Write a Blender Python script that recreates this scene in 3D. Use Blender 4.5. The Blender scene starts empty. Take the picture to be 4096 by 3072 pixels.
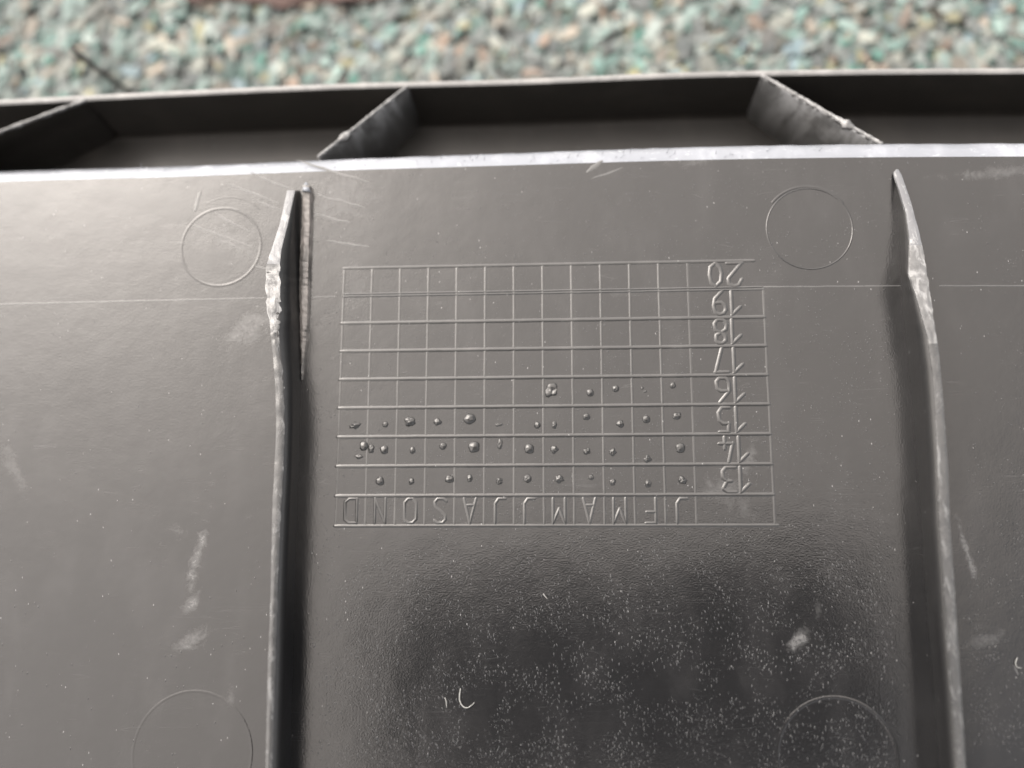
import bpy, math, random
import numpy as np
from mathutils import Vector, Matrix, noise
random.seed(7)
S = bpy.context.scene
COL = S.collection
U = 0.005                      # one cell of the date grid is 5 mm

# ------------------------------------------------------------------ camera
F = 3600.0                     # focal length in pixels of the 4096 x 3072 photograph
W_ = (0.1766, 0.0615, -0.0056)
CC = (7.7948, -0.6184, 30.1789)
ang = math.sqrt(sum(a*a for a in W_))
ROT = Matrix.Rotation(ang, 3, Vector(W_).normalized())
CAMP = Vector(CC)*U
cam_d = bpy.data.cameras.new('camera')
cam = bpy.data.objects.new('camera', cam_d); COL.objects.link(cam)
cam.matrix_world = Matrix.Translation(CAMP) @ ROT.to_4x4()
cam_d.sensor_width = 36; cam_d.lens = F/4096*36
cam_d.clip_start = 0.005; cam_d.clip_end = 100
cam_d.dof.use_dof = True
cam_d.dof.focus_distance = 0.1500
cam_d.dof.aperture_fstop = 5.9
S.camera = cam

def at(px, py, z=0.0):
    """point of the horizontal plane at height z (metres) seen at a pixel"""
    d = ROT @ Vector(((px-2048)/F, -(py-1536)/F, -1.0))
    t = (z-CAMP.z)/d.z
    return CAMP + d*t

# ------------------------------------------------------------------ light
SUN_EL = math.radians(46); SUN_DIR = Vector((-0.68, 0.73, 0)).normalized()
sun_az = math.atan2(SUN_DIR.x, SUN_DIR.y)          # from +Y towards +X
w = bpy.data.worlds.new("World"); S.world = w; w.use_nodes = True
nt = w.node_tree
bg = nt.nodes['Background']
sky = nt.nodes.new('ShaderNodeTexSky'); sky.sky_type = 'NISHITA'; sky.sun_disc = False
sky.sun_elevation = SUN_EL; sky.sun_rotation = sun_az
sky.air_density = 1.0; sky.dust_density = 4.0; sky.ozone_density = 0.6; sky.altitude = 0
hs = nt.nodes.new('ShaderNodeHueSaturation'); hs.inputs['Saturation'].default_value = 0.2
nt.links.new(sky.outputs[0], hs.inputs['Color']); nt.links.new(hs.outputs[0], bg.inputs['Color'])
bg.inputs['Strength'].default_value = 0.15
sd = bpy.data.lights.new('sun', 'SUN'); sd.energy = 1.5; sd.angle = math.radians(128); sd.color = (1.0, 0.91, 0.82)
sun = bpy.data.objects.new('sun', sd); COL.objects.link(sun)
sv = Vector((SUN_DIR.x*math.cos(SUN_EL), SUN_DIR.y*math.cos(SUN_EL), math.sin(SUN_EL)))
sun.rotation_euler = sv.to_track_quat('Z', 'Y').to_euler()
S.view_settings.view_transform = 'Standard'; S.view_settings.look = 'None'
S.view_settings.exposure = 1.80; S.view_settings.gamma = 1.0
S.cycles.max_bounces = 6; S.cycles.diffuse_bounces = 3; S.cycles.glossy_bounces = 4
S.cycles.use_denoising = True

# ------------------------------------------------------------------ helpers
def link(name, me, m, parent=None, smooth=True):
    o = bpy.data.objects.new(name, me); COL.objects.link(o)
    if m is not None: me.materials.append(m)
    if smooth:
        me.polygons.foreach_set('use_smooth', [True]*len(me.polygons))
    if parent is not None: o.parent = parent
    return o

class MB:
    def __init__(s): s.v = []; s.f = []
    def add(s, vs, fs):
        n = len(s.v); s.v += [tuple(v) for v in vs]; s.f += [tuple(i+n for i in f) for f in fs]
    def grid(s, rows, close=False):
        """rows: equal-length lists of points"""
        n = len(rows[0]); base = len(s.v)
        for r in rows: s.v += [tuple(p) for p in r]
        for i in range(len(rows)-1):
            for j in range(n-1 + (1 if close else 0)):
                a = base+i*n+j; b = base+i*n+(j+1) % n
                s.f.append((a, b, b+n, a+n))
        if close:
            s.f.append(tuple(base+j for j in reversed(range(n))))
            s.f.append(tuple(base+(len(rows)-1)*n+j for j in range(n)))
    def build(s, name, m, parent=None, smooth=True, outward=True):
        me = bpy.data.meshes.new(name); me.from_pydata(s.v, [], s.f)
        if outward:
            import bmesh
            bm = bmesh.new(); bm.from_mesh(me)
            bmesh.ops.recalc_face_normals(bm, faces=bm.faces); bm.to_mesh(me); bm.free()
        me.update()
        return link(name, me, m, parent, smooth)

def thing(name, label, cat, loc=(0, 0, 0)):
    o = bpy.data.objects.new(name, None); COL.objects.link(o); o.location = loc
    o.empty_display_size = 0.01
    o['label'] = label; o['category'] = cat
    return o
def tag(o, label, cat, group=None):
    o['label'] = label; o['category'] = cat
    if group: o['group'] = group
    return o

def interp(pts, t):
    """pts: list of (t, ...) -> piecewise smooth value at t"""
    ts = [p[0] for p in pts]
    return [float(np.interp(t, ts, [p[k] for p in pts])) for k in range(1, len(pts[0]))]

def catmull(xs, ys, n):
    """smooth resample of y(x)"""
    xs = np.array(xs, float); ys = np.array(ys, float)
    m = np.gradient(ys, xs)
    X = np.linspace(xs[0], xs[-1], n); out = []
    for x in X:
        i = min(max(int(np.searchsorted(xs, x)-1), 0), len(xs)-2)
        h = xs[i+1]-xs[i]; t = (x-xs[i])/h
        out.append((2*t**3-3*t**2+1)*ys[i]+(t**3-2*t**2+t)*h*m[i]+(-2*t**3+3*t**2)*ys[i+1]+(t**3-t**2)*h*m[i+1])
    return list(X), out

# ------------------------------------------------------------------ materials
class NT:
    def __init__(s, name):
        s.m = bpy.data.materials.new(name); s.m.use_nodes = True
        s.t = s.m.node_tree; s.b = s.t.nodes['Principled BSDF']
        s.geo = s.n('ShaderNodeNewGeometry'); s.pos = s.geo.outputs['Position']
    def n(s, typ, **kw):
        x = s.t.nodes.new(typ)
        for k, v in kw.items(): setattr(x, k, v)
        return x
    def l(s, a, b): s.t.links.new(a, b)
    def val(s, sock, v):
        if hasattr(v, 'links'): s.l(v, sock)
        else: sock.default_value = v
    def mapping(s, vec, scale=(1, 1, 1), rot=(0, 0, 0), loc=(0, 0, 0)):
        x = s.n('ShaderNodeMapping'); s.l(vec, x.inputs['Vector'])
        x.inputs['Scale'].default_value = scale; x.inputs['Rotation'].default_value = rot
        x.inputs['Location'].default_value = loc
        return x.outputs[0]
    def noise(s, vec, scale, detail=3, rough=0.55, dist=0.0):
        x = s.n('ShaderNodeTexNoise'); s.l(vec, x.inputs['Vector'])
        x.inputs['Scale'].default_value = scale; x.inputs['Detail'].default_value = detail
        x.inputs['Roughness'].default_value = rough; x.inputs['Distortion'].default_value = dist
        return x.outputs['Fac']
    def ramp(s, fac, stops, interp='LINEAR'):
        x = s.n('ShaderNodeValToRGB'); s.l(fac, x.inputs[0]); r = x.color_ramp; r.interpolation = interp
        while len(r.elements) < len(stops): r.elements.new(0.5)
        for e, (p, c) in zip(r.elements, stops):
            e.position = p; e.color = (c[0], c[1], c[2], 1) if hasattr(c, '__len__') else (c, c, c, 1)
        return x.outputs[0]
    def math(s, op, a, b=0.0, c=None, clamp=False):
        x = s.n('ShaderNodeMath', operation=op, use_clamp=clamp)
        s.val(x.inputs[0], a); s.val(x.inputs[1], b)
        if c is not None: s.val(x.inputs[2], c)
        return x.outputs[0]
    def mix(s, fac, a, b):
        x = s.n('ShaderNodeMix', data_type='RGBA')
        s.val(x.inputs[0], fac)
        for sock, v in ((x.inputs[6], a), (x.inputs[7], b)):
            if hasattr(v, 'links'): s.l(v, sock)
            else: sock.default_value = (v[0], v[1], v[2], 1)
        return x.outputs[2]
    def maprange(s, v, a, b, c, d, smooth=True):
        x = s.n('ShaderNodeMapRange', interpolation_type='SMOOTHSTEP' if smooth else 'LINEAR')
        s.l(v, x.inputs['Value'])
        for k, q in zip(('From Min', 'From Max', 'To Min', 'To Max'), (a, b, c, d)): x.inputs[k].default_value = q
        return x.outputs[0]
    def bump(s, h, dist, strength=1.0, prev=None):
        x = s.n('ShaderNodeBump'); s.l(h, x.inputs['Height'])
        x.inputs['Distance'].default_value = dist; x.inputs['Strength'].default_value = strength
        if prev is not None: s.l(prev, x.inputs['Normal'])
        return x.outputs[0]

# worn patches of the panel: centre pixel, half sizes in pixels, tilt, strength
PATCH = [(1000, 1310, 120, 60, 25, .55), (790, 2230, 24, 150, -12, .9), (760, 2420, 30, 60, -35, .8), (770, 2560, 100, 34, 30, .5),
         (715, 2130, 45, 26, -20, .35), (925, 2790, 22, 40, 10, .3), (3195, 2560, 34, 62, -38, 1.0), (3275, 2440, 16, 45, -10, .25),
         (3868, 2205, 14, 150, 12, 1.0), (2890, 1960, 110, 60, -10, .35), (2985, 2030, 40, 60, 20, .3), (3000, 1830, 26, 110, -18, .4),
         (3950, 2560, 110, 30, 12, .35), (1360, 780, 160, 130, 0, .22), (1900, 2700, 60, 200, 0, .0), (930, 960, 60, 170, 60, .2),
         (60, 1880, 30, 140, 30, .25), (2780, 640, 100, 28, 5, .3), (1420, 1160, 60, 160, 0, .15), (3980, 690, 230, 26, 3, .4)]

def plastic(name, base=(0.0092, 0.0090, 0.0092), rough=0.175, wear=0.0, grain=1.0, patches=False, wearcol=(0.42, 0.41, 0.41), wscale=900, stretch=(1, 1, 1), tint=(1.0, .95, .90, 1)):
    k = NT(name); P = k.pos
    n1 = k.noise(P, 60, 4); n2 = k.noise(P, 1400, 3, .6)
    # broad smears of handling and dust film
    sm = k.noise(k.mapping(P, (1, .45, 1), (0, 0, .5)), 130, 4, .6, .4)
    col = k.mix(k.maprange(sm, .45, .8, 0, .5), base, (base[0]*2.2, base[1]*2.15, base[2]*2.1))
    r = k.math('ADD', k.math('MULTIPLY', k.math('SUBTRACT', n1, .5), .16), rough)
    r = k.math('ADD', k.math('MULTIPLY', k.math('SUBTRACT', sm, .5), .12), r)
    r = k.math('ADD', r, k.math('MULTIPLY', k.math('SUBTRACT', n2, .5), .10))
    # fine pale specks: dust plus painted glints of the moulded grain
    vo = k.n('ShaderNodeTexVoronoi'); vo.inputs['Scale'].default_value = 1500
    k.l(k.mapping(P, (1, .55, 1), (0, 0, .7)), vo.inputs['Vector'])
    rnd = k.n('ShaderNodeSeparateColor'); k.l(vo.outputs['Color'], rnd.inputs[0])
    sp = k.math('MULTIPLY', k.math('LESS_THAN', vo.outputs['Distance'], .13), k.math('GREATER_THAN', rnd.outputs[0], .915))
    sp = k.math('MULTIPLY', sp, k.maprange(n1, .35, .6, 0.05, .4))
    col = k.mix(sp, col, (.30, .29, .28))
    # hairline scratches
    for (rot, sc, th, am) in ((.25, 90, .008, .03), (1.35, 70, .008, .04), (-.5, 60, .008, .05)):
        s1 = k.noise(k.mapping(P, (.06, 1, 1), (0, 0, rot)), sc*9, 1, .4)
        line = k.maprange(k.math('ABSOLUTE', k.math('SUBTRACT', s1, .5)), 0, th, 1, 0)
        gate = k.maprange(k.noise(k.mapping(P, (1, 1, 1), (0, 0, 0), (rot, 2*rot, 0)), 110, 2), .56, .66, 0, am)
        col = k.mix(k.math('MULTIPLY', line, gate), col, (.2, .195, .19))
    if patches:
        tot = None
        sx = k.n('ShaderNodeSeparateXYZ'); k.l(P, sx.inputs[0])
        wob = k.math('SUBTRACT', k.noise(P, 420, 5, .72, .6), .5)
        for (px, py, a, b, tilt, s_) in PATCH:
            if s_ <= 0: continue
            c = at(px, py); e = (at(px+50, py)-at(px-50, py)).length/100
            ca, sa = math.cos(math.radians(tilt)), -math.sin(math.radians(tilt))
            dx = k.math('SUBTRACT', sx.outputs[0], c.x); dy = k.math('SUBTRACT', sx.outputs[1], c.y)
            u = k.math('DIVIDE', k.math('ADD', k.math('MULTIPLY', dx, ca), k.math('MULTIPLY', dy, -sa)), a*e)
            v = k.math('DIVIDE', k.math('ADD', k.math('MULTIPLY', dx, sa), k.math('MULTIPLY', dy, ca)), b*e)
            d = k.math('SQRT', k.math('ADD', k.math('MULTIPLY', u, u), k.math('MULTIPLY', v, v)))
            d = k.math('ADD', d, k.math('MULTIPLY', wob, 3.4))
            msk = k.maprange(d, -.1, 1.15, s_, 0)
            tot = msk if tot is None else k.math('MAXIMUM', tot, msk)
        tot = k.math('MULTIPLY', tot, k.maprange(k.noise(P, 1900, 3, .7), .3, .7, .35, 1))
        col = k.mix(k.math('MULTIPLY', tot, .6), col, (.16, .155, .15))
        r = k.math('ADD', r, k.math('MULTIPLY', tot, .2))
    bh = k.noise(P, 3600, 2, .5)
    if wear > 0:
        wn = k.noise(k.mapping(P, stretch), wscale, 5, .7, .6)
        wf = k.maprange(wn, .62-.35*wear, .80-.35*wear, 0, .95)
        col = k.mix(wf, col, wearcol)
        r = k.math('ADD', r, k.math('MULTIPLY', wf, .15))
        nb = k.bump(wn, .00012, .6)
    else:
        nb = None
    nb = k.bump(bh, .000026*grain, .9, nb)
    nb = k.bump(k.noise(P, 420, 2), .00005, .5, nb)
    nb = k.bump(k.noise(P, 55, 2), .00028, .5, nb)
    k.l(col, k.b.inputs['Base Color']); k.l(r, k.b.inputs['Roughness']); k.l(nb, k.b.inputs['Normal'])
    k.b.inputs['IOR'].default_value = 1.52; k.b.inputs['Specular Tint'].default_value = tint
    return k.m

M_scr = plastic('scratched_plastic', base=(.042, .041, .040), rough=.30)
M_panel = plastic('black_plastic_panel', patches=True)
M_edge = plastic('black_plastic_scuffed_edge_sky_glint', base=(.14, .142, .152), rough=.20, wear=.22, wearcol=(.20, .202, .208), wscale=1300, stretch=(.35, 1, 1), tint=(.95, .97, 1, 1))  # scuffed plastic; the pale bluish base also paints in the sky's reflection
M_rib = plastic('black_plastic_rib', rough=.34)
M_ribtop = plastic('black_plastic_worn_rib_top', base=(.075, .073, .071), rough=.30, wear=.5, wearcol=(.19, .184, .178), wscale=900, stretch=(1, .35, 1))
M_crest_sheen = plastic('black_plastic_rib_crest_sheen', base=(.085, .084, .086), rough=.24, wear=.3, wearcol=(.20, .195, .19), wscale=900, stretch=(1, .3, 1))  # bright reflection on the upper crest is painted into this paler base
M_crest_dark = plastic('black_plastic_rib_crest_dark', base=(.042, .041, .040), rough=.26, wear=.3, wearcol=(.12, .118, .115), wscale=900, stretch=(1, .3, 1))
M_torn = plastic('black_plastic_torn', base=(.060, .055, .050), rough=.36, wear=.6, wearcol=(.18, .16, .145), wscale=420, stretch=(1, .3, 1))
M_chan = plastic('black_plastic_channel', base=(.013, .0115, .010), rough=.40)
M_web_lit = plastic('black_plastic_web_lit', base=(.09, .088, .085), rough=.4, wear=.55, wearcol=(.24, .235, .23), wscale=150, stretch=(1, 1, .25))  # pale base and streaks stand in for light on the web faces
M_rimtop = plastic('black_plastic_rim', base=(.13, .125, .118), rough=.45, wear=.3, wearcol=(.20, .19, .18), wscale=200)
M_mark = plastic('black_plastic_embossed', base=(.026, .0252, .0245), rough=.19, grain=.6)

# ------------------------------------------------------------------ the ground
GZ = -0.058
def flake_colors(k, vec_scale):
    pass
kg = NT('speckled_ground')
vo = kg.n('ShaderNodeTexVoronoi'); vo.inputs['Scale'].default_value = 330; vo.inputs['Randomness'].default_value = 1
wv = kg.n('ShaderNodeTexNoise'); kg.l(kg.pos, wv.inputs['Vector']); wv.inputs['Scale'].default_value = 240
vm = kg.n('ShaderNodeVectorMath', operation='MULTIPLY_ADD'); kg.l(wv.outputs['Color'], vm.inputs[0]); vm.inputs[1].default_value = (.006,)*3; kg.l(kg.pos, vm.inputs[2])
kg.l(vm.outputs[0], vo.inputs['Vector'])
sc_ = kg.n('ShaderNodeSeparateColor'); kg.l(vo.outputs['Color'], sc_.inputs[0])
PAL = [(p_, tuple(.5*q_ for q_ in c_)) for p_, c_ in [(0.0, (.30, .31, .28)), (.13, (.20, .29, .26)), (.24, (.42, .42, .38)), (.38, (.12, .13, .12)), (.46, (.34, .42, .38)), (.58, (.50, .38, .28)), (.66, (.10, .24, .20)), (.76, (.46, .47, .44)), (.88, (.22, .18, .15)), (.94, (.26, .36, .40))]]
cg = kg.ramp(sc_.outputs[0], PAL, 'CONSTANT')
cg = kg.mix(kg.math('MULTIPLY', kg.noise(kg.pos, 900, 3), .35), cg, (.15, .15, .14))
kg.l(cg, kg.b.inputs['Base Color']); kg.b.inputs['Roughness'].default_value = .9
kg.l(kg.bump(kg.noise(kg.pos, 500, 4), .002), kg.b.inputs['Normal'])
mb = MB()
xs = np.concatenate([[-3, -1.5, -.6], np.linspace(-.3, .4, 141), [.7, 1.6, 3]])
ys = np.concatenate([[-3, -1.5, -.7], np.linspace(-.4, .03, 20), np.linspace(.04, .30, 80), [.6, 1.5, 3]])
rows = []
for y in ys:
    rows.append([(x, y, GZ-.002+.003*noise.noise(Vector((x*160, y*160, 0)))+.002*noise.noise(Vector((x*40, y*40, 3)))) for x in xs])
mb.grid(rows)
gr = mb.build('ground', kg.m, outward=False); gr['kind'] = 'structure'

# loose flecks of crumb lying over it
kf = NT('ground_fleck')
at_ = kf.n('ShaderNodeAttribute', attribute_name='tint')
kf.l(kf.mix(kf.math('MULTIPLY', kf.noise(kf.pos, 1200, 3), .4), at_.outputs['Color'], (.2, .2, .19)), kf.b.inputs['Base Color'])
kf.b.inputs['Roughness'].default_value = .85
rg = random.Random(3)
pal = [(.52, .55, .50)]*5+[(.40, .52, .46)]*5+[(.22, .40, .34)]*4+[(.60, .56, .47)]*4+[(.62, .47, .35)]*2+[(.14, .15, .145)]*2+[(.30, .30, .28)]*4+[(.20, .16, .13)]+[(.07, .28, .21)]*2+[(.42, .56, .62)]+[(.62, .52, .26)]+[(.50, .30, .20)]
V = []; Fc = []; C_ = []
def fleck(x, y, z, s):
    a = rg.uniform(0, math.pi*2) if rg.random() < .45 else rg.gauss(1.0, .45)
    L = s*rg.uniform(.9, 1.9); Wd = s*rg.uniform(.5, .95)
    tilt = rg.uniform(-.25, .25); roll = rg.uniform(-.25, .25); curl = rg.uniform(-.3, .6)*s
    mrot = Matrix.Rotation(a, 3, 'Z') @ Matrix.Rotation(tilt, 3, 'Y') @ Matrix.Rotation(roll, 3, 'X')
    b = len(V); c = rg.choice(pal); f = rg.uniform(.14, .37)*(1+.55*noise.noise(Vector((x*110, y*110, 0)))+.35*noise.noise(Vector((x*45, y*45, 5)))); g = (.33, .42, .375); c = tuple((q*.98*t_+h_*.02)*f for q, h_, t_ in zip(c, g, (.93, 1.0, .98)))
    for (u, v, h) in ((-1, 0, 0), (-.5, -.8, .3), (-.5, .8, .2), (.45, -1, .5), (.45, .9, .4), (1, 0, -.2), (0, 0, 1.0)):
        p = mrot @ Vector((u*L/2*rg.uniform(.8, 1.2), v*Wd/2*rg.uniform(.7, 1.3), h*curl*.35+h*.0001))
        V.append((x+p.x, y+p.y, z+p.z)); C_.append(c)
    for t in ((0, 1, 6), (1, 3, 6), (3, 5, 6), (5, 4, 6), (4, 2, 6), (2, 0, 6)): Fc.append(tuple(b+i for i in t))
for _ in range(30000):
    x = rg.uniform(-.14, .22); y = rg.uniform(.055, .16)
    fleck(x, y, GZ+rg.uniform(-.001, .0035), rg.choice((.0016, .0022, .0030, .0042)))
for _ in range(9000):
    x = rg.uniform(-.3, .4); y = rg.uniform(-.38, .28)
    fleck(x, y, GZ+rg.uniform(-.002, .002), rg.choice((.003, .004, .0055)))
me = bpy.data.meshes.new('ground_flecks'); me.from_pydata(V, [], Fc)
ca = me.color_attributes.new('tint', 'FLOAT_COLOR', 'POINT')
ca.data.foreach_set('color', np.array([(c[0], c[1], c[2], 1) for c in C_], dtype=np.float32).ravel())
me.update()
gf = link('ground_flecks', me, kf.m, None, True); gf['kind'] = 'stuff'
tag(gf, 'speckled green, cream and grey flecks of the ground behind the tray', 'ground flecks')

# ------------------------------------------------------------------ the tray
TRAY = thing('plastic_tray', 'worn black plastic tray lying upside down, its underside embossed with a month and year grid', 'tray', (0.0, 0.0, GZ))
bpy.context.view_layer.update()
def TP(mb_, name, m, **kw):
    o = mb_.build(name, m, None, **kw)
    o.parent = TRAY; o.matrix_parent_inverse = Matrix.Translation((0, 0, -GZ))
    return o

RZ = -0.008        # top of the outer rim wall
FZ = -0.023        # floor of the channel
# ridge line: where the panel turns down (inner limit of the fillet), from the photograph
rx = [-1400, 0, 700, 1300, 2048, 2780, 3400, 4096, 5400]
ry_in = [800, 727, 707, 684, 661, 640, 630, 626, 628]
X, Y = catmull(rx, ry_in, 160)
RIDGE = [at(x, y) for x, y in zip(X, Y)]
FIL = [(0, 0), (.00015, -.00004), (.0008, -.00025), (.0016, -.00055), (.0023, -.0009), (.0028, -.00125), (.0032, -.0017), (.0035, -.0025), (.0036, -.0036)]
def ridge_row(dy, dz):
    return [Vector((p.x, p.y+dy, p.z+dz)) for p in RIDGE]
x0, x1 = RIDGE[0].x, RIDGE[-1].x
# panel: a dense sheet, slightly uneven
YB = -0.16
mb = MB(); rows = []
NB = 60
for i in range(NB+1):
    t = i/NB
    r = []
    for p in RIDGE:
        y = p.y*(1-t)+YB*t
        z = 0.0 if t == 0 else .00012*noise.noise(Vector((p.x*40, y*40, 0)))*min(1, t*12)
        r.append((p.x, y, z*0.0))
    rows.append(r)
mb.grid(rows); TP(mb, 'base_panel', M_panel, outward=False)
# flip check is by normals: make panel face up
# rolled edge of the panel
mb = MB()
sc_l = lambda x: float(np.interp(x, [RIDGE[30].x, RIDGE[95].x], [.78, 1.0]))
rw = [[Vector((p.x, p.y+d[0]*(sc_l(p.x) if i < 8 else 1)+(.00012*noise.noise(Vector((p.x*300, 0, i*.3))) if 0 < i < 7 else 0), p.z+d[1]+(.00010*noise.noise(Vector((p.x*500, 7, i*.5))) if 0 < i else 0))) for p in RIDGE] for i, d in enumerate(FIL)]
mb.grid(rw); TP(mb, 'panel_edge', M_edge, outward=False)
# inner channel wall, floor, outer wall
mb = MB(); mb.grid([ridge_row(.0036, -.0036), ridge_row(.0038, FZ)]); TP(mb, 'channel_inner_wall', M_chan, outward=False)
X2, Y2 = catmull([-1400, 0, 700, 1400, 2048, 2780, 3400, 4096, 5400], [478, 421, 386, 356, 340, 311, 300, 296, 296], 160)
RIM = [at(x, y, RZ) for x, y in zip(X2, Y2)]
RIM[0].x = x0; RIM[-1].x = x1
def rim_row(dy, z): return [Vector((p.x, p.y+dy, z)) for p in RIM]
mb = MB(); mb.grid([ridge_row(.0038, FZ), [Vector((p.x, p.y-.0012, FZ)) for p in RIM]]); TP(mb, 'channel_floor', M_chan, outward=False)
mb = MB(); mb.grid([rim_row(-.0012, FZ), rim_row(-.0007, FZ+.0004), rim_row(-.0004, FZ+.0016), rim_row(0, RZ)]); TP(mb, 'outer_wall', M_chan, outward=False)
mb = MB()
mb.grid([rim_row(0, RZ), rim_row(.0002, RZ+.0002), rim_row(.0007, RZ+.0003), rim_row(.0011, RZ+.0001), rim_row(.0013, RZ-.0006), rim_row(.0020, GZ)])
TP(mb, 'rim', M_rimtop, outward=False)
# skirts on the sides that leave the picture
mb = MB()
yt0, yt1 = RIM[0].y, RIM[-1].y
mb.grid([[(x0, y, 0 if y < RIDGE[0].y else FZ) for y in (YB, RIDGE[0].y, yt0)], [(x0-.004, y, GZ) for y in (YB-.004, RIDGE[0].y, yt0)]])
mb.grid([[(x1, y, 0 if y < RIDGE[-1].y else FZ) for y in (YB, RIDGE[-1].y, yt1)], [(x1+.004, y, GZ) for y in (YB-.004, RIDGE[-1].y, yt1)]])
mb.grid([[(x0, YB, 0), (x1, YB, 0)], [(x0-.004, YB-.004, GZ), (x1+.004, YB-.004, GZ)]])
TP(mb, 'side_wall', M_chan, smooth=False)

# webs across the channel
def web(p0, p1, name='web', mw=None):
    """p0 pixel on the rim (height RZ), p1 pixel at the panel edge"""
    a = at(*p0, RZ); b = at(*p1, -.0018)
    d = (b-a); d.z = 0; d.normalize(); nrm = Vector((-d.y, d.x, 0))*.00038
    mb = MB(); rows = []
    N = 24
    for i in range(N+1):
        t = i/N; p = a.lerp(b, t)
        z = p.z + .00035*noise.noise(Vector((p.x*700, p.y*700, 1)))*(1 if 0 < i < N else 0)
        q = Vector((p.x, p.y, 0)); jn = nrm*(1+.5*noise.noise(Vector((p.x*900, 3, 1))))
        rows.append([q-jn*1.5+Vector((0, 0, FZ-.0005)), q-jn+Vector((0, 0, z-.0006)), q-jn*.6+Vector((0, 0, z)), q+jn*.6+Vector((0, 0, z)), q+jn+Vector((0, 0, z-.0006)), q+jn*1.5+Vector((0, 0, FZ-.0005))])
    mb.grid(rows, close=True)
    o = TP(mb, name, mw or M_web_lit)
    # scuffed crest
    mc = MB(); rows = []
    for i in range(N*3+1):
        t = i/(N*3); p = a.lerp(b, t); s = .8+.5*noise.noise(Vector((t*30, p.x*50, 5)))
        fl = 1+2.2*math.exp(-((t-.72)/.035)**2)
        q = Vector((p.x, p.y, p.z+.0002)) ; j = nrm*1.1*s*fl
        k_ = .0002*noise.noise(Vector((t*60, 1, 9)))
        rows.append([q-j+Vector((0, 0, -.0007)), q-j*.7+Vector((0, 0, k_)), q+j*.7+Vector((0, 0, k_+.0001)), q+j+Vector((0, 0, -.0007))])
    mc.grid(rows, close=True)
    TP(mc, 'web_crest', M_ribtop)
web((345, 398), (-560, 735), mw=M_chan)  # dark channel material paints the shade on this web's face
web((1629, 345), (1272, 628))
web((3046, 300), (3530, 578))
web((4900, 300), (4560, 575))

# ------------------------------------------------------------------ ribs on the panel
def rib(left, right, base, hfun, y0, y1, N, bw, name, rough=.0, cut=(1055, 1330)):
    body = MB(); top = MB(); rb = []; rt = []
    for i in range(N+1):
        y = y0+(y1-y0)*(i/N)
        xl = interp(left, y)[0]; xr = interp(right, y)[0]; xb = interp(base, y)[0]
        h = hfun(y)
        amp = interp(rough, y)[0] if rough else 0
        jx = 3.5*amp*noise.noise(Vector((y*.03, 1, 1))); jx2 = 3.5*amp*noise.noise(Vector((y*.035, 7, 1)))
        L = at(xl+jx, y, h); R = at(xr+jx2, y, h); B = at(xb, y, 0)
        jz = amp*.0004*noise.noise(Vector((y*.02, 4, 2)))
        hz = Vector((0, 0, .0002)) if h > .0006 else Vector((0, 0, 0))
        BL = B+Vector((-bw, 0, 0)) if name == 'l' else None
        bwy = bw*min(1, .25+(y-y0)/200)
        if name == 'l':      # base given is the right foot
            foot_r = B; foot_l = B-Vector((bwy, 0, 0))
        else:                # base given is the left foot
            foot_l = B; foot_r = B+Vector((bwy, 0, 0))
        dn = Vector((0, 0, -.0004))
        rb.append([foot_l+dn, foot_l+Vector((0, 0, .00005)), foot_l.lerp(L, .5), L-hz, R-hz, foot_r.lerp(R, .5), foot_r+Vector((0, 0, .00005)), foot_r+dn])
        c = L.lerp(R, .5)
        n_ = 6; row = [L-Vector((0, 0, .0005))]
        for q in range(n_+1):
            s = q/n_; p = L.lerp(R, s)
            p = p+Vector((0, 0, (.00007*(1-(2*s-1)**4)-(.00045*max(0, s-.45)/.55 if name == 'l' and y > 1200 else 0))*(1 if h > .0006 else .3)+jz+amp*.0003*noise.noise(Vector((y*.06, s*4, 8)))))
            row.append(p)
        row.append(R-Vector((0, 0, .0005)))
        rt.append(row)
    body.grid(rb, close=True); o1 = TP(body, 'rib', M_rib)
    ys_ = [y0+(y1-y0)*(i/N) for i in range(N+1)]
    for nm, m_, ya, yb in (('rib_crest', M_crest_sheen, y0, cut[0]), ('scuffed_crest', M_ribtop, cut[0], cut[1]), ('rib_crest', M_crest_dark, cut[1], y1)):
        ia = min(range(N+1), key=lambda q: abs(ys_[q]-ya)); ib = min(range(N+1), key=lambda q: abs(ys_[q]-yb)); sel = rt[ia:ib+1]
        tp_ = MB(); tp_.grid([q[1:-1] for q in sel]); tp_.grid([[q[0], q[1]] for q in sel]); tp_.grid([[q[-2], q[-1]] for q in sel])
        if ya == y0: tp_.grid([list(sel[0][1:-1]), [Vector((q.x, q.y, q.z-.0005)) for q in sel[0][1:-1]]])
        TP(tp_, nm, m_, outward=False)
    return o1
LA = [(762, 1149), (900, 1118), (1000, 1085), (1065, 1064), (1150, 1062), (1250, 1070), (1290, 1078), (1400, 1090), (1500, 1098), (1600, 1103), (1750, 1104), (1850, 1098), (1930, 1095), (2000, 1090), (2400, 1082), (2700, 1070), (3072, 1063), (3600, 1052)]
RA = [(762, 1180), (900, 1150), (1000, 1125), (1065, 1118), (1200, 1122), (1280, 1128), (1320, 1118), (1400, 1125), (1500, 1138), (1600, 1143), (1700, 1146), (1800, 1143), (1900, 1140), (2000, 1134), (2400, 1115), (2700, 1108), (3072, 1094), (3600, 1076)]
BA = [(762, 1200), (1100, 1202), (1500, 1206), (1700, 1200), (1900, 1194), (2200, 1184), (2500, 1176), (3072, 1163), (3600, 1150)]
ha = lambda y: float(np.interp(y, [762, 900, 1060, 1300, 3600], [.0030, .0052, .0075, .0085, .0085]))
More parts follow.
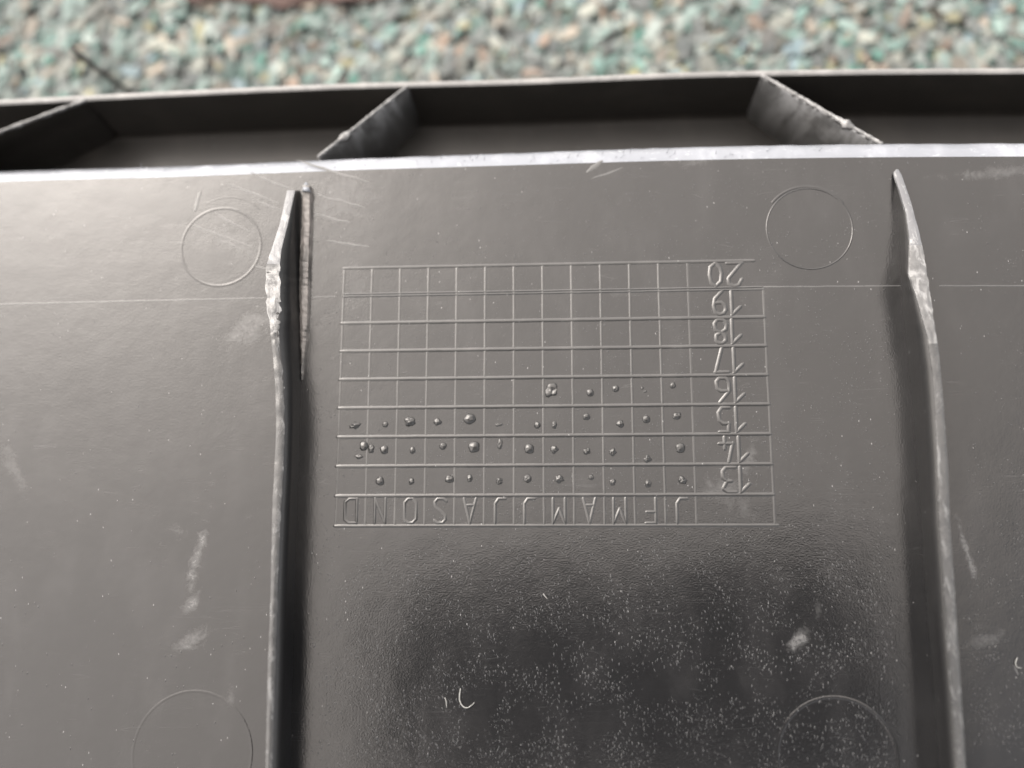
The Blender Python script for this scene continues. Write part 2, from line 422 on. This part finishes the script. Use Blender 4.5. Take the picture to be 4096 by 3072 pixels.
rib(LA, RA, BA, ha, 762, 3600, 260, .0016, 'l', [(762, .2), (980, .3), (1060, 1.3), (1300, 1.8), (1400, .5), (1700, .3), (3600, .2)])
LB = [(677, 3584), (690, 3574), (763, 3598), (853, 3625), (962, 3639), (1097, 3636), (1160, 3657), (1269, 3689), (1350, 3711), (1504, 3732), (1685, 3743), (1866, 3752), (2083, 3757), (2334, 3776), (2591, 3793), (2827, 3810), (3072, 3827), (3600, 3862)]
RB = [(677, 3594), (700, 3607), (808, 3644), (907, 3671), (998, 3693), (1142, 3716), (1269, 3734), (1414, 3757), (1622, 3775), (1866, 3793), (2083, 3800), (2334, 3817), (2591, 3834), (2726, 3842), (3072, 3863), (3600, 3898)]
BB = [(677, 3584), (780, 3585), (898, 3594), (1052, 3603), (1233, 3612), (1368, 3625), (1594, 3648), (1820, 3666), (2046, 3684), (2253, 3695), (2523, 3715), (2760, 3736), (3072, 3759), (3600, 3796)]
hb = lambda y: float(np.interp(y, [677, 760, 1000, 1300, 3600], [.0004, .0020, .0055, .0078, .0078]))
rib(LB, RB, BB, hb, 677, 3600, 260, .0016, 'r', [(677, .1), (980, .3), (1060, .9), (1300, 1.1), (1400, .2), (3600, .15)], (985, 1370))
# torn root strip left standing beside the first rib
mb = MB(); rows = []
for i in range(90):
    y = 742+(1520-742)*i/89
    xl = interp([(742, 1211), (900, 1207), (1100, 1197), (1300, 1200), (1450, 1204), (1640, 1207)], y)[0]
    xr = interp([(742, 1238), (900, 1237), (1100, 1232), (1300, 1228), (1430, 1217), (1520, 1208)], y)[0]
    h = float(np.interp(y, [742, 1200, 1520], [.0012, .0010, .0001])); j = 5*noise.noise(Vector((y*.035, 3, 3)))
    L = at(xl+j, y, h); R = at(xr+.3*j, y, h+.0002*noise.noise(Vector((y*.08, 5, 3)))+.0001)
    rows.append([Vector((L.x-.0002, L.y, -.0003)), L, L.lerp(R, .42+.2*noise.noise(Vector((y*.03, 9, 9))))+Vector((0, 0, .00022+.0002*noise.noise(Vector((y*.05, 2, 9))))), R, Vector((R.x+.0003, R.y, -.0003))])
mb.grid(rows, close=True); o = TP(mb, 'torn_rib_root', M_torn, smooth=False); o['label'] = 'pale brown torn root of the bent rib'
mb = MB(); rows = []
for y, a_, b_, h in ((728, 1221, 1226, .0004), (738, 1214, 1233, .0009), (752, 1209, 1237, .0014), (766, 1209, 1238, .0017), (769, 1209, 1238, .0003)):
    L = at(a_, y, h); R = at(b_, y, h)
    rows.append([Vector((L.x, L.y, -.0003)), L, L.lerp(R, .5)+Vector((0, 0, .0002)), R, Vector((R.x, R.y, -.0003))])
mb.grid(rows, close=True); TP(mb, 'torn_nub', M_edge)

# ------------------------------------------------------------------ embossing
def stroke(mb_, pts, wd, h, ends=True, taper=False):
    """low rounded ridge along a polyline of points on the panel"""
    P = [Vector((p[0], p[1], 0)) for p in pts]
    # resample ends so that they round off
    T = []
    n = len(P)
    rows = []
    prof = [(-1, -.2), (-.78, .12), (-.45, .62), (-.12, .98), (.12, .98), (.45, .62), (.78, .12), (1, -.2)]
    def row(p, d, s, hh):
        nn = Vector((-d.y, d.x, 0))*(wd/2*s)
        return [p+nn*a+Vector((0, 0, b*hh)) for a, b in prof]
    dirs = [(P[i+1]-P[i]).normalized() for i in range(n-1)]
    if ends:
        d = dirs[0]; rows.append(row(P[0]-d*wd*.5, d, .25, h*.15)); rows.append(row(P[0]-d*wd*.3, d, .75, h*.75))
    for i in range(n):
        if i == 0: d = dirs[0]; s = 1
        elif i == n-1: d = dirs[-1]; s = 1
        else:
            d = (dirs[i-1]+dirs[i]).normalized(); s = 1/max(.6, d.dot(dirs[i]))
        if taper: s *= max(.12, math.sin(math.pi*(i+.2)/n)**.7)*(1+.5*noise.noise(Vector((P[i].x*900, P[i].y*900, 4)))) 
        rows.append(row(P[i], d, s, h))
    if ends:
        d = dirs[-1]; rows.append(row(P[-1]+d*wd*.3, d, .75, h*.75)); rows.append(row(P[-1]+d*wd*.5, d, .25, h*.15))
    mb_.grid(rows)

def G(u, v): return (u*U, v*U)
W = 14.51
rl = random.Random(5)
def wob_line(a, b, n, amp):
    out = []
    for i in range(n+1):
        t = i/n; x = a[0]+(b[0]-a[0])*t; y = a[1]+(b[1]-a[1])*t
        q = amp*noise.noise(Vector((x*400, y*400, rl.random()*.3)))
        if abs(b[0]-a[0]) > abs(b[1]-a[1]): y += q
        else: x += q
        out.append((x, y))
    return out
for j in range(10):
    mb = MB()
    if j == 8:     # doubled where the parting line runs along it
        stroke(mb, wob_line(G(0, j+.055), G(W, j+.055), 60, .00003), .00040, .00008)
        stroke(mb, wob_line(G(0, j-.03), G(W, j-.03), 60, .00003), .00046, .00010)
    else:
        e = W if j else W+.1
        e = W-.25 if j == 9 else e
        stroke(mb, wob_line(G(-.02, j), G(e, j), 60, .00003), .00082 if 0 < j < 9 else .0007, .000105 if j < 8 else .00009)
    TP(mb, 'grid_line', M_mark, outward=False)
for i in range(14):
    mb = MB()
    u = i if i < 13 else W+.02
    hh = .00005 if 0 < i < 12 else .000035
    v1 = 9 if i < 13 else 8
    stroke(mb, wob_line(G(u, 0), G(u, v1), 40, .00004), .00050, hh)
    TP(mb, 'grid_line', M_mark, outward=False)

# glyph strokes in a unit-high box, upright
GL = {
 'D': (.5, [[(0, 0), (0, 1), (.33, 1), (.5, .86), (.5, .14), (.33, 0), (0, 0)]]),
 'N': (.44, [[(0, 0), (0, 1), (.44, 0), (.44, 1)]]),
 'O': (.5, [[(.15, 0), (0, .16), (0, .84), (.15, 1), (.35, 1), (.5, .84), (.5, .16), (.35, 0), (.15, 0)]]),
 'S': (.48, [[(0, .1), (.12, 0), (.36, 0), (.48, .13), (.46, .30), (.25, .49), (.04, .67), (.02, .86), (.14, 1), (.38, 1), (.48, .9)]]),
 'A': (.5, [[(0, 0), (.25, 1), (.5, 0)], [(.09, .27), (.41, .27)]]),
 'J': (.42, [[(.42, 1), (.42, .2), (.28, 0), (.0, 0)]]),
 'M': (.5, [[(0, 0), (0, 1), (.25, .42), (.5, 1), (.5, 0)]]),
 'F': (.42, [[(0, 0), (0, 1), (.42, 1)], [(0, .55), (.38, .55)]]),
 '1': (.0, [[(0, 0), (0, 1), (-.30, .68)]]),
 '2': (.52, [[(.02, .72), (.14, .95), (.32, 1), (.5, .88), (.5, .66), (.0, 0), (.52, 0)]]),
 '0': (.5, [[(.25, 0), (.06, .18), (0, .45), (.04, .8), (.25, 1), (.46, .85), (.5, .5), (.46, .18), (.25, 0)]]),
 '9': (.5, [[(.14, 0), (.44, .32), (.5, .62), (.46, .88), (.28, 1), (.1, .95), (0, .8), (.03, .62), (.2, .48), (.44, .5)]]),
 '8': (.5, [[(.25, .55), (.08, .66), (.06, .88), (.2, 1), (.36, 1), (.46, .88), (.44, .66), (.25, .55), (.04, .42), (0, .18), (.14, 0), (.38, 0), (.5, .16), (.48, .42), (.25, .55)]]),
 '7': (.5, [[(0, 1), (.5, 1), (.22, 0)]]),
 '6': (.52, [[(.40, 1), (.08, .62), (.0, .5), (.02, .18), (.16, 0), (.40, 0), (.52, .14), (.5, .42), (.36, .54), (.08, .54)]]),
 '5': (.5, [[(.46, 1), (.12, 1), (.10, .66), (.34, .66), (.48, .5), (.5, .2), (.36, 0), (.06, 0)]]),
 '4': (.56, [[(.22, 1), (.04, .26), (.56, .26)], [(.36, .46), (.36, .0)]]),
 '3': (.5, [[(.0, 1), (.34, 1), (.5, .86), (.34, .56), (.18, .56)], [(.34, .56), (.5, .42), (.5, .16), (.36, 0), (.0, 0)]]),
}
def glyph(ch, px, py, hgt, name, wide=1.0, sw=.00062, sh=.00030, cx=None):
    """upside-down character whose middle is seen at a pixel"""
    c = at(px, py); wd, ss = GL[ch]; mb_ = MB()
    parts_ = []
    for st in ss:          # break the stroke where it turns sharply, as the engraver's cutter did
        cur = [st[0]]
        for i in range(1, len(st)):
            cur.append(st[i])
            if i < len(st)-1:
                a1 = Vector((st[i][0]-st[i-1][0], st[i][1]-st[i-1][1])); a2 = Vector((st[i+1][0]-st[i][0], st[i+1][1]-st[i][1]))
                if a1.angle(a2) > math.radians(62): parts_.append(cur); cur = [st[i]]
        parts_.append(cur)
    for st in parts_:
        pts = []
        for k_ in range(len(st)):
            u, v = st[k_]
            X_ = c.x-(u-wd/2)*wide*hgt*U; Y_ = c.y-(v-.5)*hgt*U
            if k_:
                lx, ly = pts[-1]; m_ = max(1, int(math.hypot(X_-lx, Y_-ly)/.0012))
                for q in range(1, m_): pts.append((lx+(X_-lx)*q/m_, ly+(Y_-ly)*q/m_))
            pts.append((X_, Y_))
        stroke(mb_, pts, sw, sh)
    TP(mb_, name, M_mark, outward=False)
ym = 1550+1148*.4295
for ch, cx_, off in (('D', 240, 1300), ('N', 512, 1300), ('O', 795, 1300), ('S', 1075, 1300), ('A', 1350, 1300), ('J', 1632, 1300), ('J', 1905, 1300),
                ('M', 85, 2200), ('A', 368, 2200), ('M', 650, 2200), ('F', 940, 2200), ('J', 1232, 2200)):
    glyph(ch, off+cx_*.4295, ym, .80, 'letter', 1.0 if ch != 'F' else .95, sw=.00064, sh=.000115)
ROWY = [1040, 1150, 1267, 1378, 1498, 1616.6, 1735.5, 1855, 1977]
YR = [('2', '0', 2940, 2863), ('1', '9', 2927, 2879), ('1', '8', 2929, 2884), ('1', '7', 2936, 2886), ('1', '6', 2941, 2893), ('1', '5', 2945, 2900), ('1', '4', 2956, 2908), ('1', '3', 2962, 2917)]
for r_, (t_, u_, xt, xu) in enumerate(YR):
    yc = (ROWY[r_]+ROWY[r_+1])/2+3
    glyph(t_, xt, yc, .83, 'digit', 1.12, sw=.00080, sh=.00011)
    glyph(u_, xu, yc, .82, 'digit', 1.0, sw=.00080, sh=.00011)

# raised dots struck into the date cells
DOTS = [(2211, 1563, 25, 24, 3), (2361, 1571, 16, 16, 0), (2463, 1554, 15, 15, 0), (2569, 1552, 8, 6, 1), (2581, 1566, 8, 6, 1), (2691, 1542, 13, 13, 0),
 (1418, 1702, 22, 15, 2), (1542, 1698, 12, 13, 0), (1639, 1685, 19, 21, 2), (1750, 1687, 14, 15, 1), (1880, 1675, 24, 21, 0), (1997, 1698, 19, 8, 2), (2150, 1702, 14, 14, 1), (2217, 1700, 12, 15, 1), (2345, 1666, 15, 15, 0), (2481, 1694, 15, 16, 1), (2584, 1676, 17, 18, 0), (2708, 1663, 18, 16, 1),
 (1455, 1784, 19, 21, 0), (1485, 1795, 13, 18, 1), (1536, 1799, 17, 18, 0), (1650, 1801, 12, 15, 0), (1772, 1784, 15, 15, 0), (1896, 1788, 24, 24, 0), (2000, 1773, 12, 21, 1), (2116, 1795, 21, 21, 0), (2217, 1798, 17, 15, 1), (2347, 1806, 16, 14, 1), (2450, 1808, 14, 15, 1), (2590, 1836, 14, 15, 1), (2722, 1791, 20, 20, 0),
 (1519, 1924, 18, 19, 0), (1646, 1925, 12, 14, 1), (1798, 1916, 20, 16, 0), (1880, 1913, 12, 15, 1), (1997, 1925, 14, 15, 1), (2110, 1916, 17, 16, 1), (2238, 1916, 17, 16, 2), (2364, 1909, 12, 11, 1), (2451, 1928, 13, 14, 1), (2592, 1934, 14, 15, 1), (2728, 1922, 17, 15, 2), (1436, 1826, 16, 9, 1)]
M_dot = plastic('black_plastic_dot', base=(.018, .0175, .017), rough=.22, grain=.6)
for di, (px, py, a, b, rough_) in enumerate(DOTS):
    c = at(px, py); e = (at(px+50, py)-at(px-50, py)).length/100
    A_ = a*e; B_ = b*e; H = min(A_, B_)*(.58 if rough_ != 3 else .35); mb = MB(); rows = []
    am = (.15, .30, .45, .5)[rough_]
    for i in range(7):
        th = i/6*math.pi/2
        row = []
        for j in range(18):
            ph = j/18*2*math.pi
            rr = math.cos(th)*1.0
            q = 1+am*noise.noise(Vector((math.cos(ph)*1.4+di*3.1, math.sin(ph)*1.4, th*1.5)))*1.6
            hz = H*math.sin(th)*(1+am*noise.noise(Vector((math.cos(ph)*rr*2+di, math.sin(ph)*rr*2, 5)))*1.4)
            if rough_ == 3: hz *= .4+1.2*rr
            row.append((c.x+math.cos(ph)*rr*A_*q, c.y+math.sin(ph)*rr*B_*q, hz-.00004 if i else -.00012))
        rows.append(row)
    mb.grid(rows, close=True)
    TP(mb, 'date_dot', M_dot)

# ejector rings
def ring(px, py, r, a0, a1, wd=.0006, h=.000032, name='ejector_ring'):
    c = at(px, py); e = (at(px+50, py)-at(px-50, py)).length/100; n = 96
    pts = [(c.x+r*e*math.cos(math.radians(a0+(a1-a0)*i/n)), c.y+r*e*math.sin(math.radians(a0+(a1-a0)*i/n))) for i in range(n+1)]
    mb_ = MB(); stroke(mb_, pts, wd, h, ends=(a1-a0 < 360)); TP(mb_, name, M_panel, outward=False)
ring(884, 987, 158, 0, 360); ring(905, 962, 178, 45, 120, .0003, .000015)
ring(3238, 914, 172, 0, 360, .0003, .00006); ring(3232, 910, 176, 35, 140, .0006, .00006)
ring(767, 3019, 238, 0, 360); ring(3350, 3035, 240, 0, 360, .0007, .00006)
# parting line of the mould
for a_, b_ in (((-900, 1238), (1060, 1192)), ((1245, 1190), (1342, 1186)), ((3052, 1147), (3600, 1143)), ((3760, 1143), (4900, 1143))):
    mb = MB(); A_ = at(*a_); B_ = at(*b_)
    stroke(mb, wob_line((A_.x, A_.y), (B_.x, B_.y), 60, .00006), .00026, .000012); TP(mb, 'parting_line', M_scr, outward=False)

# grain of tiny raised pimples left by the mould
rp = random.Random(11)
V = []; Fc = []
def pimple(x, y, L, Wd, a, h):
    b = len(V); ca, sa = math.cos(a), math.sin(a)
    for (u, v, z) in ((-1, 0, -.2), (-.45, -.8, -.2), (.45, -.8, -.2), (1, 0, -.2), (.45, .8, -.2), (-.45, .8, -.2), (-.3, 0, 1), (.3, 0, 1)):
        V.append((x+(u*ca*L-v*sa*Wd)/2, y+(u*sa*L+v*ca*Wd)/2, z*h))
    for t in ((0, 1, 6), (1, 2, 7, 6), (2, 3, 7), (3, 4, 7), (4, 5, 6, 7), (5, 0, 6)): Fc.append(tuple(b+i for i in t))
n = 0
while n < 21000:
    px = rp.uniform(-200, 4300); py = rp.uniform(640, 3300)
    if 1040 < px < 1245 or 3575 < px < 3870: continue
    if px < 1100: d = .03+.03*(py/3072)
    elif px < 3575: d = .42+.58*max(0, min(1, (py-900)/1700))
    else: d = .35+.45*max(0, min(1, (py-1200)/1500))
    q = at(px, py)
    if d < rp.random() or q.y > np.interp(px, rx, [0]*9)+1 : continue
    lim = at(px, float(np.interp(px, rx, ry_in))).y
    if q.y > lim-.0006: continue
    d2 = noise.noise(Vector((q.x*180, q.y*180, 2)))
    if d2 < rp.uniform(-.35, .45): continue
    k_ = max(0, min(1, (py-2000)/600))
    a = math.radians(-45+rp.gauss(0, 14))*(1-k_)+math.radians(-88+rp.gauss(0, 10))*k_
    s = rp.choice((.5, .6, .7, .8, .8, 1, 1.3, 1.8))
    pimple(q.x, q.y, .00019*s*(1+.7*k_), .00010*s, a, .00006*s)
    n += 1
me = bpy.data.meshes.new('surface_grain'); me.from_pydata(V, [], Fc); me.update()
sg = link('surface_grain', me, plastic('black_plastic_grain', base=(.028, .028, .029), rough=.2), None, True)
sg.parent = TRAY; sg.matrix_parent_inverse = Matrix.Translation((0, 0, -GZ)); sg['kind'] = 'stuff'

# scratches: thin raised burrs on the panel
SCR = [((1000, 690), (1180, 760)), ((1185, 640), (1480, 730)), ((1240, 770), (1460, 830)), ((1240, 850), (1400, 890)), ((900, 730), (1120, 812)), ((1010, 795), (1120, 840)), ((740, 890), (1010, 985)), ((850, 850), (1000, 930)),
       ((780, 850), (800, 765)), ((1010, 1060), (1070, 1075)), ((880, 960), (960, 995)), ((2345, 690), (2410, 640)), ((2362, 720), (2490, 668)), ((1300, 960), (1480, 990)),
       ((2290, 1890), (2300, 1960)), ((4060, 2660), (4075, 2700))]
for a_, b_ in SCR:
    A_ = at(*a_); B_ = at(*b_); mb = MB()
    big = a_ in ((780, 850), (2345, 690))
    stroke(mb, wob_line((A_.x, A_.y), (B_.x, B_.y), 14, .0003), .0010 if big else .00040, .00004 if big else .000008, ends=False, taper=True)
    TP(mb, 'scratch', M_scr, outward=False)

# burrs curling off the scuffed edge
rb_ = random.Random(2); 
for i in range(90):
    px = rb_.gauss(2500, 900); py = float(np.interp(px, rx, ry_in)) - rb_.uniform(-6, 50)
    p = at(px, py, -.0003); L = rb_.uniform(.0004, .0016); a = rb_.uniform(.3, 1.4)*rb_.choice((1, 1, -1)); mb = MB()
    rows = []
    for q in range(5):
        t = q/4; r_ = .00007*(1-t*.7)
        c = p+Vector((math.cos(a)*L*t, math.sin(a)*L*t-.0002, .0004*math.sin(t*2.4)-.0003*(1-t)))
        rows.append([c+Vector((math.cos(g)*r_, 0, math.sin(g)*r_)) for g in (0, 2.1, 4.2)])
    mb.grid(rows, close=True)
    if i < 60: TP(mb, 'burr', M_edge)

# ------------------------------------------------------------------ small loose things
def tube(pts, radii, name, m, seg=6):
    mb_ = MB(); rows = []
    for i, p in enumerate(pts):
        d = (pts[min(i+1, len(pts)-1)]-pts[max(i-1, 0)]).normalized()
        s_ = d.cross(Vector((0, 0, 1))).normalized(); u_ = s_.cross(d)
        rows.append([p+(s_*math.cos(2*math.pi*j/seg)+u_*math.sin(2*math.pi*j/seg))*radii[i] for j in range(seg)])
    mb_.grid(rows, close=True); return mb_.build(name, m)
def simple(name, c, r=.6):
    k = NT(name); k.l(k.mix(k.noise(k.pos, 700, 3), c, tuple(q*.6 for q in c)), k.b.inputs['Base Color']); k.b.inputs['Roughness'].default_value = r; return k.m
M_lint = simple('pale_fibre', (.26, .25, .23)); M_stalk = simple('dry_stalk', (.035, .033, .026)); M_scrap = simple('rusty_scrap', (.085, .048, .038), .8)
def fib(pxs, r, lab, z=.0002):
    P = [at(x, y, z) for x, y in pxs]
    Q = []
    for i in range(len(P)-1):
        a, b, c, d = P[max(i-1, 0)], P[i], P[i+1], P[min(i+2, len(P)-1)]
        for q in range(5):
            t = q/5
            Q.append(.5*((2*b)+(-a+c)*t+(2*a-5*b+4*c-d)*t*t+(-a+3*b-3*c+d)*t**3))
    Q.append(P[-1])
    o = tube(Q, [r*(.5+.5*math.sin(math.pi*min(1, .15+i/len(Q)))) for i in range(len(Q))], 'lint_fibre', M_lint)
    tag(o, lab, 'fibre', 'pale fibres lying on the black panel'); return o
fib([(1842, 2753), (1838, 2797), (1851, 2825), (1873, 2830), (1898, 2810)], .00010, 'hook-shaped pale fibre on the dark lower part of the panel')
fib([(1779, 2790), (1785, 2808), (1786, 2832)], .00008, 'short pale fibre just left of the hook-shaped one')
fib([(2172, 2374), (2180, 2385), (2190, 2396)], .00007, 'tiny pale fibre below the date grid, above and right of the hook-shaped fibre')
fib([(4070, 2630), (4062, 2650), (4068, 2668), (4086, 2672)], .00009, 'curled pale fibre at the right edge of the panel beyond the rib')
P = [at(280, 182, -.024), at(330, 232, -.027), at(395, 280, -.031), at(455, 325, -.036), at(540, 385, -.044)]
o = tube(P, [.0005, .0007, .0006, .0007, .0006], 'dry_stalk', M_stalk)
tag(o, 'thin dark dry stalk leaning up from the speckled ground behind the rim', 'stalk')
mb = MB(); rows = []
for i in range(25):
    t = i/24; px = 730+800*t; r = []
    for j in range(9):
        s = j/8; py = -170+s*(185+22*noise.noise(Vector((t*7, 0, 0)))-40*abs(t-.5))
        p = at(px, py, GZ+.0045); p.z += .0022*noise.noise(Vector((p.x*260, p.y*260, 4)))+.001*math.sin(s*3)
        r.append(p)
    rows.append(r)
top_ = [[q.copy() for q in r] for r in rows]
mb.grid(rows); mb.grid([[q-Vector((0, 0, .0012)) for q in r] for r in reversed(top_)])
o = mb.build('brown_scrap', M_scrap, outward=False)
tag(o, 'rusty brown dry scrap on the speckled ground at the top edge of the picture', 'scrap')

# ------------------------------------------------------------------ the phone that took the picture, mirrored in the glossy panel
def rounded(w_, h_, r_, z, n=8):
    out = []
    for cx_, cy_, a0 in ((w_/2-r_, h_/2-r_, 0), (-w_/2+r_, h_/2-r_, 90), (-w_/2+r_, -h_/2+r_, 180), (w_/2-r_, -h_/2+r_, 270)):
        for i in range(n+1):
            a = math.radians(a0+90*i/n); out.append((cx_+r_*math.cos(a), cy_+r_*math.sin(a), z))
    return out
PH = thing('phone', 'dark smartphone level above the tray, seen as a dim dark mirror image in the panel', 'phone')
PH.matrix_world = Matrix.Translation(CAMP) @ ROT.to_4x4() @ Matrix.Translation((.018, -.0425, .0075)) @ Matrix.Rotation(math.radians(5), 4, 'Z')
bpy.context.view_layer.update()
M_ph = simple('dark_phone_glass', (.012, .012, .014), .3)
def part(rowsets, name, loc=(0, 0, 0)):
    mb_ = MB(); mb_.grid([[(x+loc[0], y+loc[1], z+loc[2]) for x, y, z in r_] for r_ in rowsets], close=True)
    o_ = mb_.build(name, M_ph); o_.parent = PH; return o_
part([rounded(.158, .073, .009, -.0035), rounded(.162, .077, .011, -.002), rounded(.162, .077, .011, .002), rounded(.158, .073, .009, .0035)], 'body')
part([rounded(.152, .068, .008, .0036), rounded(.151, .067, .0075, .0039)], 'screen')
part([rounded(.030, .030, .007, -.0050), rounded(.032, .032, .008, -.0035)], 'camera_bump', (-.060, .018, 0))
for q in ((-.067, .025), (-.053, .025), (-.067, .011)):
    part([rounded(.009, .009, .0044, -.0058), rounded(.010, .010, .0049, -.0050)], 'lens', (q[0], q[1], 0))
